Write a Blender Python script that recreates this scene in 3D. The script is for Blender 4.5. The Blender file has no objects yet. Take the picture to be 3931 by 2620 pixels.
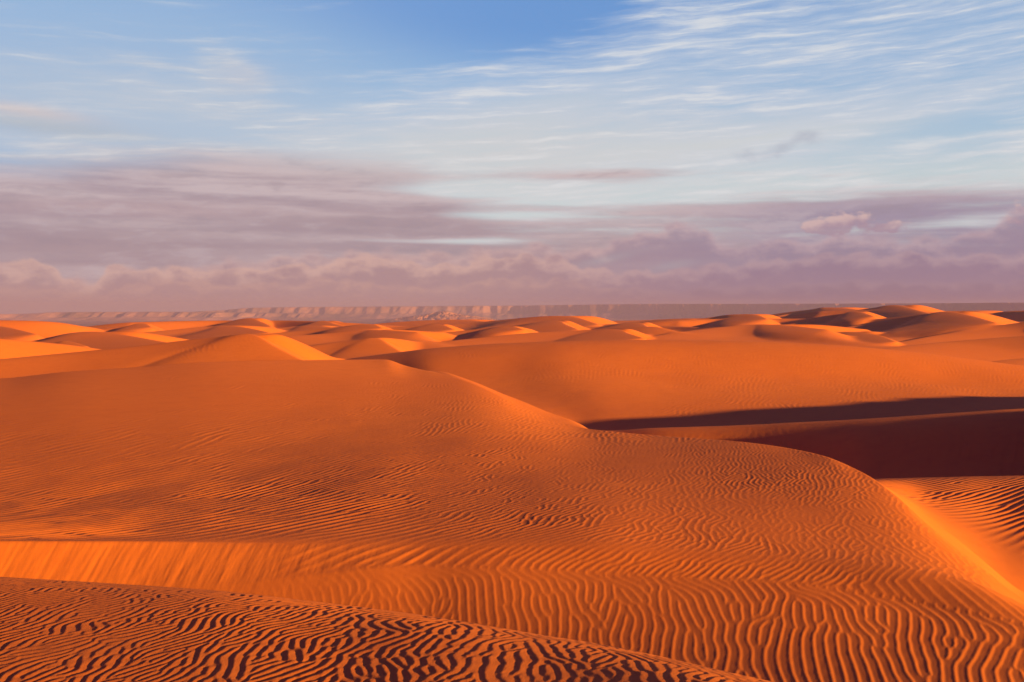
import bpy, math, random
import numpy as np

D = bpy.data
scene = bpy.context.scene
R = math.radians

# ---------------------------------------------------------------- camera
F = 2288.0            # focal length in units of a 2353-wide picture
EYE = 60.0            # eye height above the far plain
cam_d = D.cameras.new('camera')
cam = D.objects.new('camera', cam_d)
scene.collection.objects.link(cam)
cam.location = (0, 0, EYE)
cam.rotation_euler = (R(90), 0, 0)
cam_d.sensor_width = 36.0
cam_d.lens = 36.0 * F / 2353.0
cam_d.shift_y = -69.0 / 2353.0
cam_d.clip_start = 0.1
cam_d.clip_end = 60000
scene.camera = cam

# ---------------------------------------------------------------- sun
SUN_EL, SUN_AZ = 9.5, 118.0      # azimuth clockwise from +Y (the view direction)
sun_d = D.lights.new('sun', 'SUN')
sun_d.energy = 5.0
sun_d.angle = R(0.55)
sun_d.color = (1.0, 0.69, 0.10)
sun = D.objects.new('sun', sun_d)
scene.collection.objects.link(sun)
sun.rotation_euler = (R(90 - SUN_EL), 0, R(180 - SUN_AZ))
sun.location = (40, -20, 120)

scene.view_settings.view_transform = 'Standard'
scene.view_settings.look = 'None'
scene.view_settings.exposure = 1.42
scene.view_settings.gamma = 1.0
scene.cycles.max_bounces = 6
scene.cycles.volume_bounces = 1


# ---------------------------------------------------------------- node helpers
class V:
    """a scalar node socket with arithmetic"""
    def __init__(s, g, sock): s.g, s.s = g, sock
    def _m(s, op, *a, clamp=False):
        n = s.g.nodes.new('ShaderNodeMath'); n.operation = op; n.use_clamp = clamp
        for i, v in enumerate((s,) + a):
            if isinstance(v, V): s.g.links.new(v.s, n.inputs[i])
            else: n.inputs[i].default_value = float(v)
        return V(s.g, n.outputs[0])
    def __add__(s, o): return s._m('ADD', o)
    __radd__ = __add__
    def __mul__(s, o): return s._m('MULTIPLY', o)
    __rmul__ = __mul__
    def __sub__(s, o): return s._m('SUBTRACT', o)
    def __rsub__(s, o): return (s * -1.0) + o
    def __truediv__(s, o): return s._m('DIVIDE', o)
    def clamp(s): return s._m('ADD', 0.0, clamp=True)
    def pw(s, p): return s._m('POWER', p)
    def mx(s, o): return s._m('MAXIMUM', o)
    def exp(s): return s._m('EXPONENT')


def sstep(v, a, b, lo=0.0, hi=1.0):
    n = v.g.nodes.new('ShaderNodeMapRange'); n.interpolation_type = 'SMOOTHSTEP'
    v.g.links.new(v.s, n.inputs['Value'])
    for k, x in (('From Min', a), ('From Max', b), ('To Min', lo), ('To Max', hi)):
        if isinstance(x, V): v.g.links.new(x.s, n.inputs[k])
        else: n.inputs[k].default_value = x
    return V(v.g, n.outputs['Result'])


def vec(g, x, y, z=0.0):
    n = g.nodes.new('ShaderNodeCombineXYZ')
    for i, v in enumerate((x, y, z)):
        if isinstance(v, V): g.links.new(v.s, n.inputs[i])
        else: n.inputs[i].default_value = float(v)
    return n.outputs[0]


def noise(g, vector, scale, detail=5, rough=0.55, dist=0.0, lac=2.0):
    n = g.nodes.new('ShaderNodeTexNoise')
    g.links.new(vector, n.inputs['Vector'])
    n.inputs['Scale'].default_value = scale; n.inputs['Detail'].default_value = detail
    n.inputs['Roughness'].default_value = rough; n.inputs['Distortion'].default_value = dist
    n.inputs['Lacunarity'].default_value = lac
    return V(g, n.outputs[0])


def mix(g, a, b, f):
    n = g.nodes.new('ShaderNodeMix'); n.data_type = 'RGBA'
    if isinstance(f, V): g.links.new(f.s, n.inputs[0])
    else: n.inputs[0].default_value = f
    for sock, v in ((n.inputs[6], a), (n.inputs[7], b)):
        if isinstance(v, tuple): sock.default_value = (*v, 1)
        else: g.links.new(v, sock)
    return n.outputs[2]


def srgb(r, g, b, k=1.0):
    f = lambda c: (c / 255 / 12.92) if c <= 10.31 else ((c / 255 + 0.055) / 1.055) ** 2.4
    return tuple(f(c) * k for c in (r, g, b))


# ---------------------------------------------------------------- sky
world = D.worlds.new('World'); scene.world = world; world.use_nodes = True
wt = world.node_tree; wt.nodes.clear()
wout = wt.nodes.new('ShaderNodeOutputWorld')
SKYK = 0.10
sky = wt.nodes.new('ShaderNodeTexSky'); sky.sky_type = 'NISHITA'; sky.sun_disc = False
sky.sun_elevation = R(SUN_EL); sky.sun_rotation = R(SUN_AZ)
sky.altitude = 600; sky.air_density = 1.0; sky.dust_density = 0.6; sky.ozone_density = 2.0
tc = wt.nodes.new('ShaderNodeTexCoord')
sp = wt.nodes.new('ShaderNodeSeparateXYZ'); wt.links.new(tc.outputs['Generated'], sp.inputs[0])
dx, dy, dz = (V(wt, sp.outputs[i]) for i in range(3))
az = dx._m('ARCTAN2', dy) * (180 / math.pi)          # degrees right of the view direction
el = dz._m('ARCSINE') * (180 / math.pi)

def P(px, py):
    a = math.atan((px - 1176.5) / F)
    return math.degrees(a), math.degrees(math.atan((715 - py) / F * math.cos(a)))

def blob(px, py, rx, ry, tilt=0.0):
    """soft bump around one bearing of the sky (rx, ry in degrees)"""
    a0, e0 = P(px, py)
    u = (az - a0); v = (el - e0)
    c, s = math.cos(R(tilt)), math.sin(R(tilt))
    uu = (u * c + v * s) / rx; vv = (v * c - u * s) / ry
    return ((uu * uu + vv * vv) * -1.0).exp()

EXPO = 2.0 ** scene.view_settings.exposure
def skc(r, g, b): return srgb(r, g, b, 1.0 / EXPO)

def fcurve(v, pts, xr, yr):
    """piecewise-smooth function of a socket through (x, y) points"""
    n = v.g.nodes.new('ShaderNodeFloatCurve'); c = n.mapping.curves[0]
    q = [((x - xr[0]) / (xr[1] - xr[0]), (y - yr[0]) / (yr[1] - yr[0])) for x, y in pts]
    c.points[0].location = q[0]; c.points[1].location = q[-1]
    for p in q[1:-1]: c.points.new(*p)
    n.mapping.update()
    v.g.links.new(((v - xr[0]) / (xr[1] - xr[0])).clamp().s, n.inputs['Value'])
    return V(v.g, n.outputs[0]) * (yr[1] - yr[0]) + yr[0]

def voro(g, vector, scale, smooth=0.6):
    n = g.nodes.new('ShaderNodeTexVoronoi'); n.feature = 'SMOOTH_F1'; n.voronoi_dimensions = '2D'
    g.links.new(vector, n.inputs['Vector']); n.inputs['Scale'].default_value = scale; n.inputs['Smoothness'].default_value = smooth
    return V(g, n.outputs['Distance'])

# Nishita base, tinted to the clear blue of the place
base = wt.nodes.new('ShaderNodeVectorMath'); base.operation = 'MULTIPLY'
wt.links.new(sky.outputs[0], base.inputs[0]); base.inputs[1].default_value = (SKYK, SKYK, SKYK)
grad = mix(wt, skc(196, 206, 207), skc(160, 189, 215), sstep(el, 6.5, 10.5))
grad = mix(wt, grad, skc(138, 175, 214), sstep(el, 9.5, 14.0))
grad = mix(wt, grad, skc(96, 145, 208), sstep(el + blob(1230, 20, 11, 5) * 3.5 - sstep(az, -6.0, -26.0) * 1.5, 13.5, 19.5))
col = mix(wt, base.outputs[0], grad, 0.82)
col = mix(wt, col, skc(158, 184, 216), sstep(az, 2.0, -22.0) * sstep(el, 17.0, 10.0, 0.42, 0.80))

warp = noise(wt, vec(wt, az * 0.08, el * 0.2), 1.0, 3)
warp2 = noise(wt, vec(wt, az * 0.25, el * 0.5, 8.0), 1.0, 3)
# cirrus veil: soft streaks, denser to the right and lower down
sx = az * 0.034 + warp * 0.5
sy = el * 0.42 - az * 0.022 + warp * 0.8 + warp2 * 0.35
c1 = noise(wt, vec(wt, sx, sy), 1.5, 5, 0.52)
c2 = noise(wt, vec(wt, az * 0.075, el * 0.85 - az * 0.040 + warp * 0.9 + warp2 * 0.45, 4.0), 2.0, 7, 0.6)
c3 = noise(wt, vec(wt, az * 0.16, el * 2.1 - az * 0.11 + warp * 1.6 + warp2 * 0.9, 14.0), 1.5, 6, 0.62)
edge = el - 14.4 - az * 0.42                        # the veil's upper left border
cov = (sstep(edge, 2.4, -2.6) * 0.40 - 0.01 + sstep(az, 2.0, 14.0) * sstep(el, 17.0, 10.0) * 0.02
       - blob(1150, -10, 8, 4.2, 8) * 0.35 - blob(2060, 312, 6, 1.1, 7) * 0.20 - blob(2250, 270, 5, 1.0, 7) * 0.16
       - blob(1900, 190, 8, 1.2, 3) * 0.16 - blob(1560, 265, 6, 0.55, 2) * 0.26 - blob(2150, 390, 7, 1.3, 3) * 0.22
       + blob(1750, 300, 12, 1.1, 9) * 0.40 + blob(1180, 300, 11, 2.6, 3) * 0.50 + blob(1950, 80, 9, 1.3, 4) * 0.14
       + blob(1500, 110, 7, 1.2, 4) * 0.08 + blob(530, 175, 1.9, 1.0, -25) * 0.75 + blob(330, 143, 3, 0.35, -5) * 0.32
       + blob(450, 243, 6.5, 0.8, -2) * 0.34 + blob(40, 262, 3, 0.5, -6) * 0.36 + blob(150, 330, 6, 0.8) * 0.28)
col = mix(wt, col, skc(206, 211, 212), (blob(1180, 360, 15, 2.2, 3) * 0.75 + blob(1750, 320, 11, 1.0, 8) * 0.6 + blob(300, 240, 12, 2.6) * 0.35 + blob(1250, 250, 7, 1.2, 10) * 0.5).clamp())
veil = sstep((c1 - 0.5) * 0.75 + (c2 - 0.5) * 0.75 + 0.5 + cov, 0.42, 0.90)
vcol = mix(wt, skc(190, 204, 223), skc(214, 218, 221), sstep(el + c1 * 5, 15.0, 9.0))
vcol = mix(wt, vcol, skc(212, 211, 210), blob(1150, 350, 13, 2.4, 4) * 0.7)
vcol = mix(wt, vcol, skc(198, 204, 212), sstep(az, -4.0, -18.0) * 0.7)
vcol = mix(wt, vcol, skc(224, 226, 228), sstep(c3 * 0.5 + c2 * 0.5, 0.50, 0.64) * 0.65)
col = mix(wt, col, vcol, veil * sstep(c3 * 0.45 + c2 * 0.55, 0.37, 0.62, 0.30, 0.97))
col = mix(wt, col, skc(214, 196, 192), (blob(60, 255, 3.2, 0.35, -4) * 0.9 + blob(560, 175, 1.5, 0.8) * 0.25).clamp() * 0.6)
# grey wisp
gw = noise(wt, vec(wt, az * 0.8, el * 1.3), 1.2, 5, 0.6)
col = mix(wt, col, skc(172, 180, 194), sstep((blob(1800, 338, 1.7, 0.5, 24) + blob(1716, 356, 0.9, 0.4) + blob(1870, 318, 0.8, 0.4)) * 0.6 + gw * 1.0, 0.70, 1.5) * 0.75)
col = mix(wt, col, skc(178, 184, 190), blob(100, 290, 5, 0.45, -3) * 0.5)

# mauve stratus sheets
s1 = noise(wt, vec(wt, az * 0.045, el * 0.50 + az * 0.006 + warp * 0.7, 9.0), 1.7, 5, 0.5)
s2 = noise(wt, vec(wt, az * 0.08, el * 1.25 + warp2 * 0.4, 17.0), 1.6, 6, 0.55)
top = fcurve(az, [(-40, 8.2), (-27, 8.1), (-20, 8.9), (-14, 9.3), (-7, 8.9), (-3, 7.8), (2, 7.1), (8, 7.0), (13, 6.6), (20, 6.3), (27, 6.3), (40, 6.4)], (-40, 40), (0, 12))
right = sstep(az, -8.0, 2.0)
bank = ((top - el) * (0.62 - 0.22 * right) + (s1 - 0.5) * (0.9 + right * 1.2) + (s2 - 0.5) * (0.5 + right * 1.3)
        - blob(850, 553, 5.6, 0.30, -1) * 2.3 - blob(1090, 552, 3.5, 0.22) * 0.8 - blob(1150, 497, 5, 0.30) * 0.8 - blob(1120, 440, 8, 0.38) * 1.2
        - blob(860, 463, 2.6, 0.16) * 0.7 - blob(1450, 450, 6, 0.35) * 0.8 + blob(1420, 405, 4.5, 0.4, 2) * 0.9 + blob(1130, 405, 5, 0.28) * 0.5
        + blob(1950, 480, 9, 0.6) * 0.9 - blob(560, 420, 4, 0.3, -8) * 0.25)
bankm = sstep(bank, -0.25, 1.15)
bcol = mix(wt, skc(170, 150, 159), skc(200, 181, 184), sstep(s2 * 0.55 + s1 * 0.45, 0.40, 0.62))
bcol = mix(wt, bcol, skc(205, 190, 190), (sstep(el, 6.3, 8.8) * sstep(az, -20.0, -8.0)) * 0.75)
bcol = mix(wt, bcol, skc(190, 163, 166), blob(330, 480, 12, 0.5) * 0.6)
bcol = mix(wt, bcol, skc(164, 141, 149), (blob(120, 565, 17, 1.5) + blob(820, 515, 7, 0.45) * 0.6).clamp() * 0.85)
bcol = mix(wt, bcol, skc(146, 133, 160), sstep(az, 6.0, 20.0) * sstep(el, 7.2, 5.0) * 0.85)
s3 = noise(wt, vec(wt, az * 0.22, el * 1.0 - az * 0.03 + warp2 * 1.1, 27.0), 1.5, 7, 0.6)
bcol = mix(wt, bcol, skc(206, 190, 194), sstep(s3, 0.50, 0.68) * 0.32)
bcol = mix(wt, bcol, skc(150, 134, 146), sstep(s3, 0.48, 0.34) * 0.30)
col = mix(wt, col, bcol, bankm * 0.94)

# rows of cumulus along the horizon: each row a billowed top, lit at its rim, fading into its own shade
def cumulus(pts, seed, rim, shade, amp, depth, soft, opac, vs=0.55):
    global col
    t = fcurve(az, [P2(px, py) for px, py in pts], (-30, 30), (-1, 9))
    w = noise(wt, vec(wt, az * 0.35, el * 0.35, seed), 1.0, 3)
    vv = voro(wt, vec(wt, az + w * 2.2, el * 1.25 + w * 1.2), vs)
    f = noise(wt, vec(wt, az * 0.55, el * 0.9, seed + 3), 1.3, 6, 0.55)
    d = t - el + (0.45 - vv) * amp + (f - 0.5) * amp * 1.5
    m = sstep(d, 0.0, soft)
    f2 = noise(wt, vec(wt, az * 0.45 + w * 1.5, el * 0.9 + w * 0.8, seed + 7), 2.2, 6, 0.58)
    c = mix(wt, rim, shade, sstep(d + (f - 0.5) * 1.2 + (f2 - 0.5) * 1.6, 0.0, depth))
    col = mix(wt, col, c, m * opac)
def P2(px, py): return P(px, py)
pk = sstep(az, -4.0, 14.0)
rim1 = mix(wt, skc(208, 174, 170), skc(192, 166, 174), pk); sh1 = mix(wt, skc(170, 144, 152), skc(150, 134, 156), pk)
cumulus([(-160, 610), (200, 640), (450, 610), (700, 580), (860, 575), (1020, 572), (1180, 560), (1350, 560), (1430, 535), (1500, 515), (1570, 508), (1620, 520), (1680, 550), (1800, 545), (2000, 530), (2150, 545), (2260, 520), (2353, 470), (2500, 470)],
        2.0, rim1, sh1, 0.75, 1.3, 0.55, 0.80)
f3 = noise(wt, vec(wt, az * 0.6, el * 0.9, 31.0), 1.3, 7, 0.58)
b3 = (blob(1965, 512, 1.7, 0.62, 3) + blob(1880, 528, 1.0, 0.42) * 0.8 + blob(2050, 528, 1.3, 0.4) * 0.6 + blob(1560, 522, 1.2, 0.75) * 0.55
      + blob(2345, 500, 1.0, 0.9) * 0.6 + (f3 - 0.5) * 2.0)
c3 = mix(wt, skc(166, 140, 158), skc(216, 184, 180), sstep(el + (f3 - 0.5) * 2.0 - az * 0.02, 3.9, 4.85))
col = mix(wt, col, c3, sstep(b3, 0.42, 0.72) * 0.8)
col = mix(wt, col, skc(170, 172, 180), (blob(1390, 597, 1.6, 0.25, 12) + blob(1540, 612, 1.4, 0.25, 10)).clamp() * 0.35)
rim2 = mix(wt, skc(214, 176, 166), skc(180, 154, 164), pk); sh2 = mix(wt, skc(172, 141, 146), skc(146, 125, 148), pk)
cumulus([(-160, 590), (20, 596), (110, 606), (190, 650), (260, 612), (420, 610), (520, 612), (640, 612), (740, 600), (860, 588), (980, 606), (1100, 590), (1250, 588), (1400, 620), (1700, 600), (2000, 580), (2353, 580), (2500, 580)],
        12.0, rim2, sh2, 0.62, 1.15, 0.30, 0.85, 0.7)
rim4 = mix(wt, skc(203, 163, 154), skc(160, 136, 152), pk); sh4 = mix(wt, skc(178, 145, 148), skc(138, 118, 140), pk)
cumulus([(-160, 640), (60, 655), (200, 668), (400, 640), (600, 650), (800, 640), (1000, 655), (1200, 635), (1500, 660), (2000, 640), (2500, 650)],
        22.0, rim4, sh4, 0.5, 0.8, 0.35, 0.8, 0.8)
lcol = mix(wt, skc(182, 146, 148), skc(114, 100, 138), sstep(az + (s1 - 0.5) * 10, -12.0, 20.0))
col = mix(wt, col, lcol, sstep(el, 1.5, 0.2) * 0.75)
# unseen sky overhead and behind: invented dark violet, added to darken and tint shadows
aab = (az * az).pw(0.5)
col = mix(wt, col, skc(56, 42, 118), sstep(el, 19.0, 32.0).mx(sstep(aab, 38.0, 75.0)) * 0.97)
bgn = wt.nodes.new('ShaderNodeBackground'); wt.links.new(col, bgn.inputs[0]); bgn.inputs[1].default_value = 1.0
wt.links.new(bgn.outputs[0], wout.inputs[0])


# ---------------------------------------------------------------- materials
def sand_material(name, c0, c1, c2, far=False):
    m = D.materials.new(name); m.use_nodes = True; g = m.node_tree
    b = g.nodes['Principled BSDF']
    t = g.nodes.new('ShaderNodeTexCoord'); ob = t.outputs['Object']
    n1 = noise(g, ob, 0.05 if not far else 0.02, 5, 0.6)
    n2 = noise(g, ob, 1.3, 6, 0.65)
    n3 = noise(g, ob, 190.0, 2, 0.7)
    c = mix(g, c0, c1, sstep(n1, 0.35, 0.68))
    c = mix(g, c, c2, sstep(n2, 0.42, 0.75) * 0.6)
    c = mix(g, c, tuple(v * 0.55 for v in c0), sstep(n3, 0.56, 0.8) * 0.45)
    g.links.new(c, b.inputs['Base Color'])
    b.inputs['Roughness'].default_value = 0.95
    b.inputs['Specular IOR Level'].default_value = 0.08
    bp = g.nodes.new('ShaderNodeBump'); bp.inputs['Strength'].default_value = 0.35; bp.inputs['Distance'].default_value = 0.004
    n4 = noise(g, ob, 120.0, 3, 0.7)
    g.links.new(n4.s, bp.inputs['Height'])
    g.links.new(bp.outputs[0], b.inputs['Normal'])
    return m

SAND = sand_material('orange_sand', (0.68, 0.154, 0.038), (0.72, 0.170, 0.040), (0.63, 0.136, 0.037))
SANDF = sand_material('orange_sand_far', (0.68, 0.154, 0.038), (0.72, 0.170, 0.040), (0.63, 0.136, 0.037), True)

# ---------------------------------------------------------------- numeric helpers
def tile_noise(n, seed, beta, lo=1):
    r = np.random.RandomState(seed); f = np.fft.rfft2(r.randn(n, n))
    ky = np.fft.fftfreq(n)[:, None] * n; kx = np.fft.rfftfreq(n)[None, :] * n
    k = np.sqrt(kx ** 2 + ky ** 2); k[0, 0] = 1
    f *= np.where(k < lo, 0, k ** (-beta)); f[0, 0] = 0
    a = np.fft.irfft2(f, s=(n, n)); return (a / a.std()).astype(np.float32)

def samp(t, u, v):
    """bilinear wrap sample, u v in tiles"""
    n = t.shape[0]; m = t.shape[1]
    x = (u % 1.0) * m; y = (v % 1.0) * n
    x0 = np.floor(x).astype(np.int32); y0 = np.floor(y).astype(np.int32)
    fx = x - x0; fy = y - y0
    x0 %= m; y0 %= n; x1 = (x0 + 1) % m; y1 = (y0 + 1) % n
    return (t[y0, x0] * (1 - fx) + t[y0, x1] * fx) * (1 - fy) + (t[y1, x0] * (1 - fx) + t[y1, x1] * fx) * fy

NT = tile_noise(512, 3, 1.9)
NT2 = tile_noise(512, 8, 1.5, 4)
def sm(x, a, b):
    t = np.clip((x - a) / (b - a), 0, 1); return t * t * (3 - 2 * t)

def pchip(xk, yk, x):
    xk = np.asarray(xk, float); yk = np.asarray(yk, float)
    h = np.diff(xk); d = np.diff(yk) / h; m = np.zeros_like(yk)
    for i in range(1, len(xk) - 1):
        if d[i - 1] * d[i] > 0:
            w1 = 2 * h[i] + h[i - 1]; w2 = h[i] + 2 * h[i - 1]
            m[i] = (w1 + w2) / (w1 / d[i - 1] + w2 / d[i])
    m[0] = d[0]; m[-1] = d[-1]
    xc = np.clip(x, xk[0], xk[-1]); i = np.clip(np.searchsorted(xk, xc, side='right') - 1, 0, len(h) - 1)
    t = (xc - xk[i]) / h[i]
    return ((1 + 2 * t) * (1 - t) ** 2 * yk[i] + t * (1 - t) ** 2 * h[i] * m[i]
            + t * t * (3 - 2 * t) * yk[i + 1] + t * t * (t - 1) * h[i] * m[i + 1])

# ---------------------------------------------------------------- the ground as measured profile lines
# every line: bearing -> (distance, height below the eye); bearings are slopes x/y scaled by F (0 and 2353 bound the view)
def py2z(Y, py): return -(py - 715) / F * Y
def L(rows, crease=False):
    """rows: (px, Y, z) or (px, Y, None, py)"""
    a = []
    for r in rows:
        px, Y = r[0], r[1]
        z = r[2] if r[2] is not None else py2z(Y, r[3])
        a.append((px, Y, z))
    a = np.array(a, float)
    return (a[:, 0], a[:, 1], a[:, 2] / a[:, 1], crease)      # interpolate the sight slope z/Y

N = None
lines = [
 L([(-1500, 1.2, -1.75), (0, 1.2, -1.58), (1176, 1.2, -1.5), (2353, 1.2, -1.46), (4400, 1.2, -1.40)]),
 L([(-1500, 3.4, -1.85), (0, 3.1, -1.76), (790, 3.0, -1.62), (1176, 3.0, -1.54), (1568, 2.9, -1.44), (1740, 2.8, -1.38), (2353, 2.4, -1.36), (4400, 2.2, -1.33)]),
 None,
 L([(-1500, 10.2, -2.6), (-400, 9.0, N, 1298), (0, 7.95, N, 1326), (315, 7.42, N, 1345), (489, 7.12, N, 1357), (790, 6.52, N, 1391), (1000, 6.05, N, 1418), (1259, 5.5, N, 1464), (1568, 4.75, N, 1525), (1740, 4.35, N, 1569), (2353, 3.9, N, 1690), (2800, 3.7, N, 1760), (4400, 3.3, -1.62)]),
 L([(-1500, 11.5, -3.2), (0, 9.1, -2.62), (790, 7.6, -2.42), (1300, 6.5, -2.18), (1740, 5.5, -2.05), (2353, 4.8, -2.0), (4400, 4.5, -2.1)]),
 L([(-1500, 12.6, -4.3), (0, 10.9, -4.1), (500, 10.2, -4.0), (900, 9.6, -3.76), (1300, 8.8, -3.5), (1800, 8.2, -3.33), (2353, 7.4, -3.22), (4400, 6.8, -3.2)]),
 # foot of the slip face, turning into the ripple bend line
 L([(-1500, 14.6, -4.0), (0, 13.15, -3.72), (300, 13.0, -3.66), (500, 12.9, -3.56), (600, 12.9, -3.50), (700, 12.93, -3.44), (778, 12.95, -3.39), (926, 12.95, -3.33), (1111, 12.7, N, 1307), (1333, 12.4, N, 1318), (1556, 12.05, N, 1330), (1813, 11.64, N, 1344), (2069, 11.0, N, 1382), (2353, 10.14, N, 1437), (2800, 9.4, -3.25), (4400, 8.6, -3.4)], True),
 # top of the slip face, fading into a soft steepening
 L([(-1500, 15.6, -3.5), (0, 14.0, N, 1243), (500, 14.05, N, 1243), (900, 13.85, N, 1245), (1111, 13.6, N, 1246), (1340, 13.3, N, 1249), (1556, 12.9, N, 1268), (1813, 12.5, N, 1283), (2069, 11.8, N, 1309), (2250, 11.3, N, 1340), (2353, 10.8, N, 1386), (2800, 9.9, -3.45), (4400, 9.1, -3.7)], True),
]
# the near flank is level up to its brow, then rounds over until it leaves the line of sight
_px = np.concatenate([np.arange(-1500, 2600, 60.), [3200, 4400]]); _y = np.exp(pchip(lines[3][0], np.log(lines[3][1]), _px)); _s = pchip(lines[3][0], lines[3][2], _px)
lines[2] = L([(p, 0.82 * y, q * y + 0.18 * y * 0.5 * (0.08 - q)) for p, y, q in zip(_px, _y, _s)])
# body of the big dune, between the steepening and the long crest
BT = lines[-1]
CR = L([(-1500, 52, -4.4), (0, 55, N, 870), (150, 56, N, 855), (300, 57.5, N, 845), (500, 60, N, 832), (700, 64, N, 828), (885, 68, N, 826), (930, 65, N, 840), (1000, 59, N, 857), (1080, 52, N, 880), (1150, 46, N, 911), (1200, 43, N, 935), (1260, 39.5, N, 960), (1340, 35, N, 984), (1400, 33, N, 991), (1500, 31, N, 1000), (1600, 29, N, 1007), (1700, 27, N, 1015), (1800, 25, N, 1028), (1900, 22.3, N, 1050), (1960, 20.6, N, 1075), (2000, 19.3, N, 1096), (2060, 17.4, N, 1140), (2120, 15.7, N, 1195), (2180, 14.4, N, 1246), (2250, 13.3, N, 1300), (2353, 12.0, N, 1377), (2800, 10.5, N, 1560), (4400, 9.7, -4.05)], True)
body_px = [-1500, 0, 500, 900, 1150, 1340, 1700, 1900, 2000, 2120, 2250, 2353, 2800, 4400]
body_z = [
 [-4.1, -3.72, -3.55, -3.36, -3.24, -3.15, -3.12, -3.11, -3.10, -3.10, -3.15, -3.25, -3.50, -3.8],
 [-4.5, -4.22, -3.90, -3.62, -3.46, -3.32, -3.19, -3.13, -3.12, -3.14, -3.21, -3.31, -3.58, -3.9],
 [-4.6, -4.20, -3.84, -3.71, -3.62, -3.54, -3.28, -3.15, -3.14, -3.18, -3.28, -3.38, -3.68, -4.0],
 [-4.4, -3.86, -3.46, -3.58, -3.80, -3.85, -3.40, -3.20, -3.17, -3.23, -3.35, -3.44, -3.78, -4.05]]
bp_ = np.array(body_px, float)
def Yof(l, px): return np.exp(pchip(l[0], np.log(l[1]), np.asarray(px, float)))
dense = np.concatenate([np.arange(-1500, 2500, 25.), np.arange(2500, 4401, 50.)])
yb, yc = np.log(Yof(BT, dense)), np.log(Yof(CR, dense))
zb, zc_ = pchip(BT[0], BT[2], dense) * np.exp(yb), pchip(CR[0], CR[2], dense) * np.exp(yc)
def soften(v, w):
    """gaussian average over bearings"""
    if w < 5: return v
    g = np.exp(-((dense[:, None] - dense[None]) / w) ** 2) * np.gradient(dense)[None]
    return (g * v[None]).sum(1) / g.sum(1)
for f, zz in zip((0.15, 0.35, 0.60, 0.85), body_z):
    ctl_b = pchip(BT[0], BT[2], bp_) * Yof(BT, bp_); ctl_c = pchip(CR[0], CR[2], bp_) * Yof(CR, bp_)
    bulge = pchip(bp_, np.array(zz) - ((1 - f) * ctl_b + f * ctl_c), dense)
    kk = np.exp(-np.arange(-6, 7) ** 2 / 12.0); kk /= kk.sum()
    bulge = np.convolve(np.pad(bulge, 6, mode='edge'), kk, mode='valid')
    lines.append(L([(p, math.exp((1 - f) * q0 + f * q1), (1 - f) * z0 + f * z1 + bb) for p, q0, q1, z0, z1, bb in zip(dense, yb, yc, zb, soften(zc_, 190 * (1 - f) + 45), bulge)]))
lines.append(CR)
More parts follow.
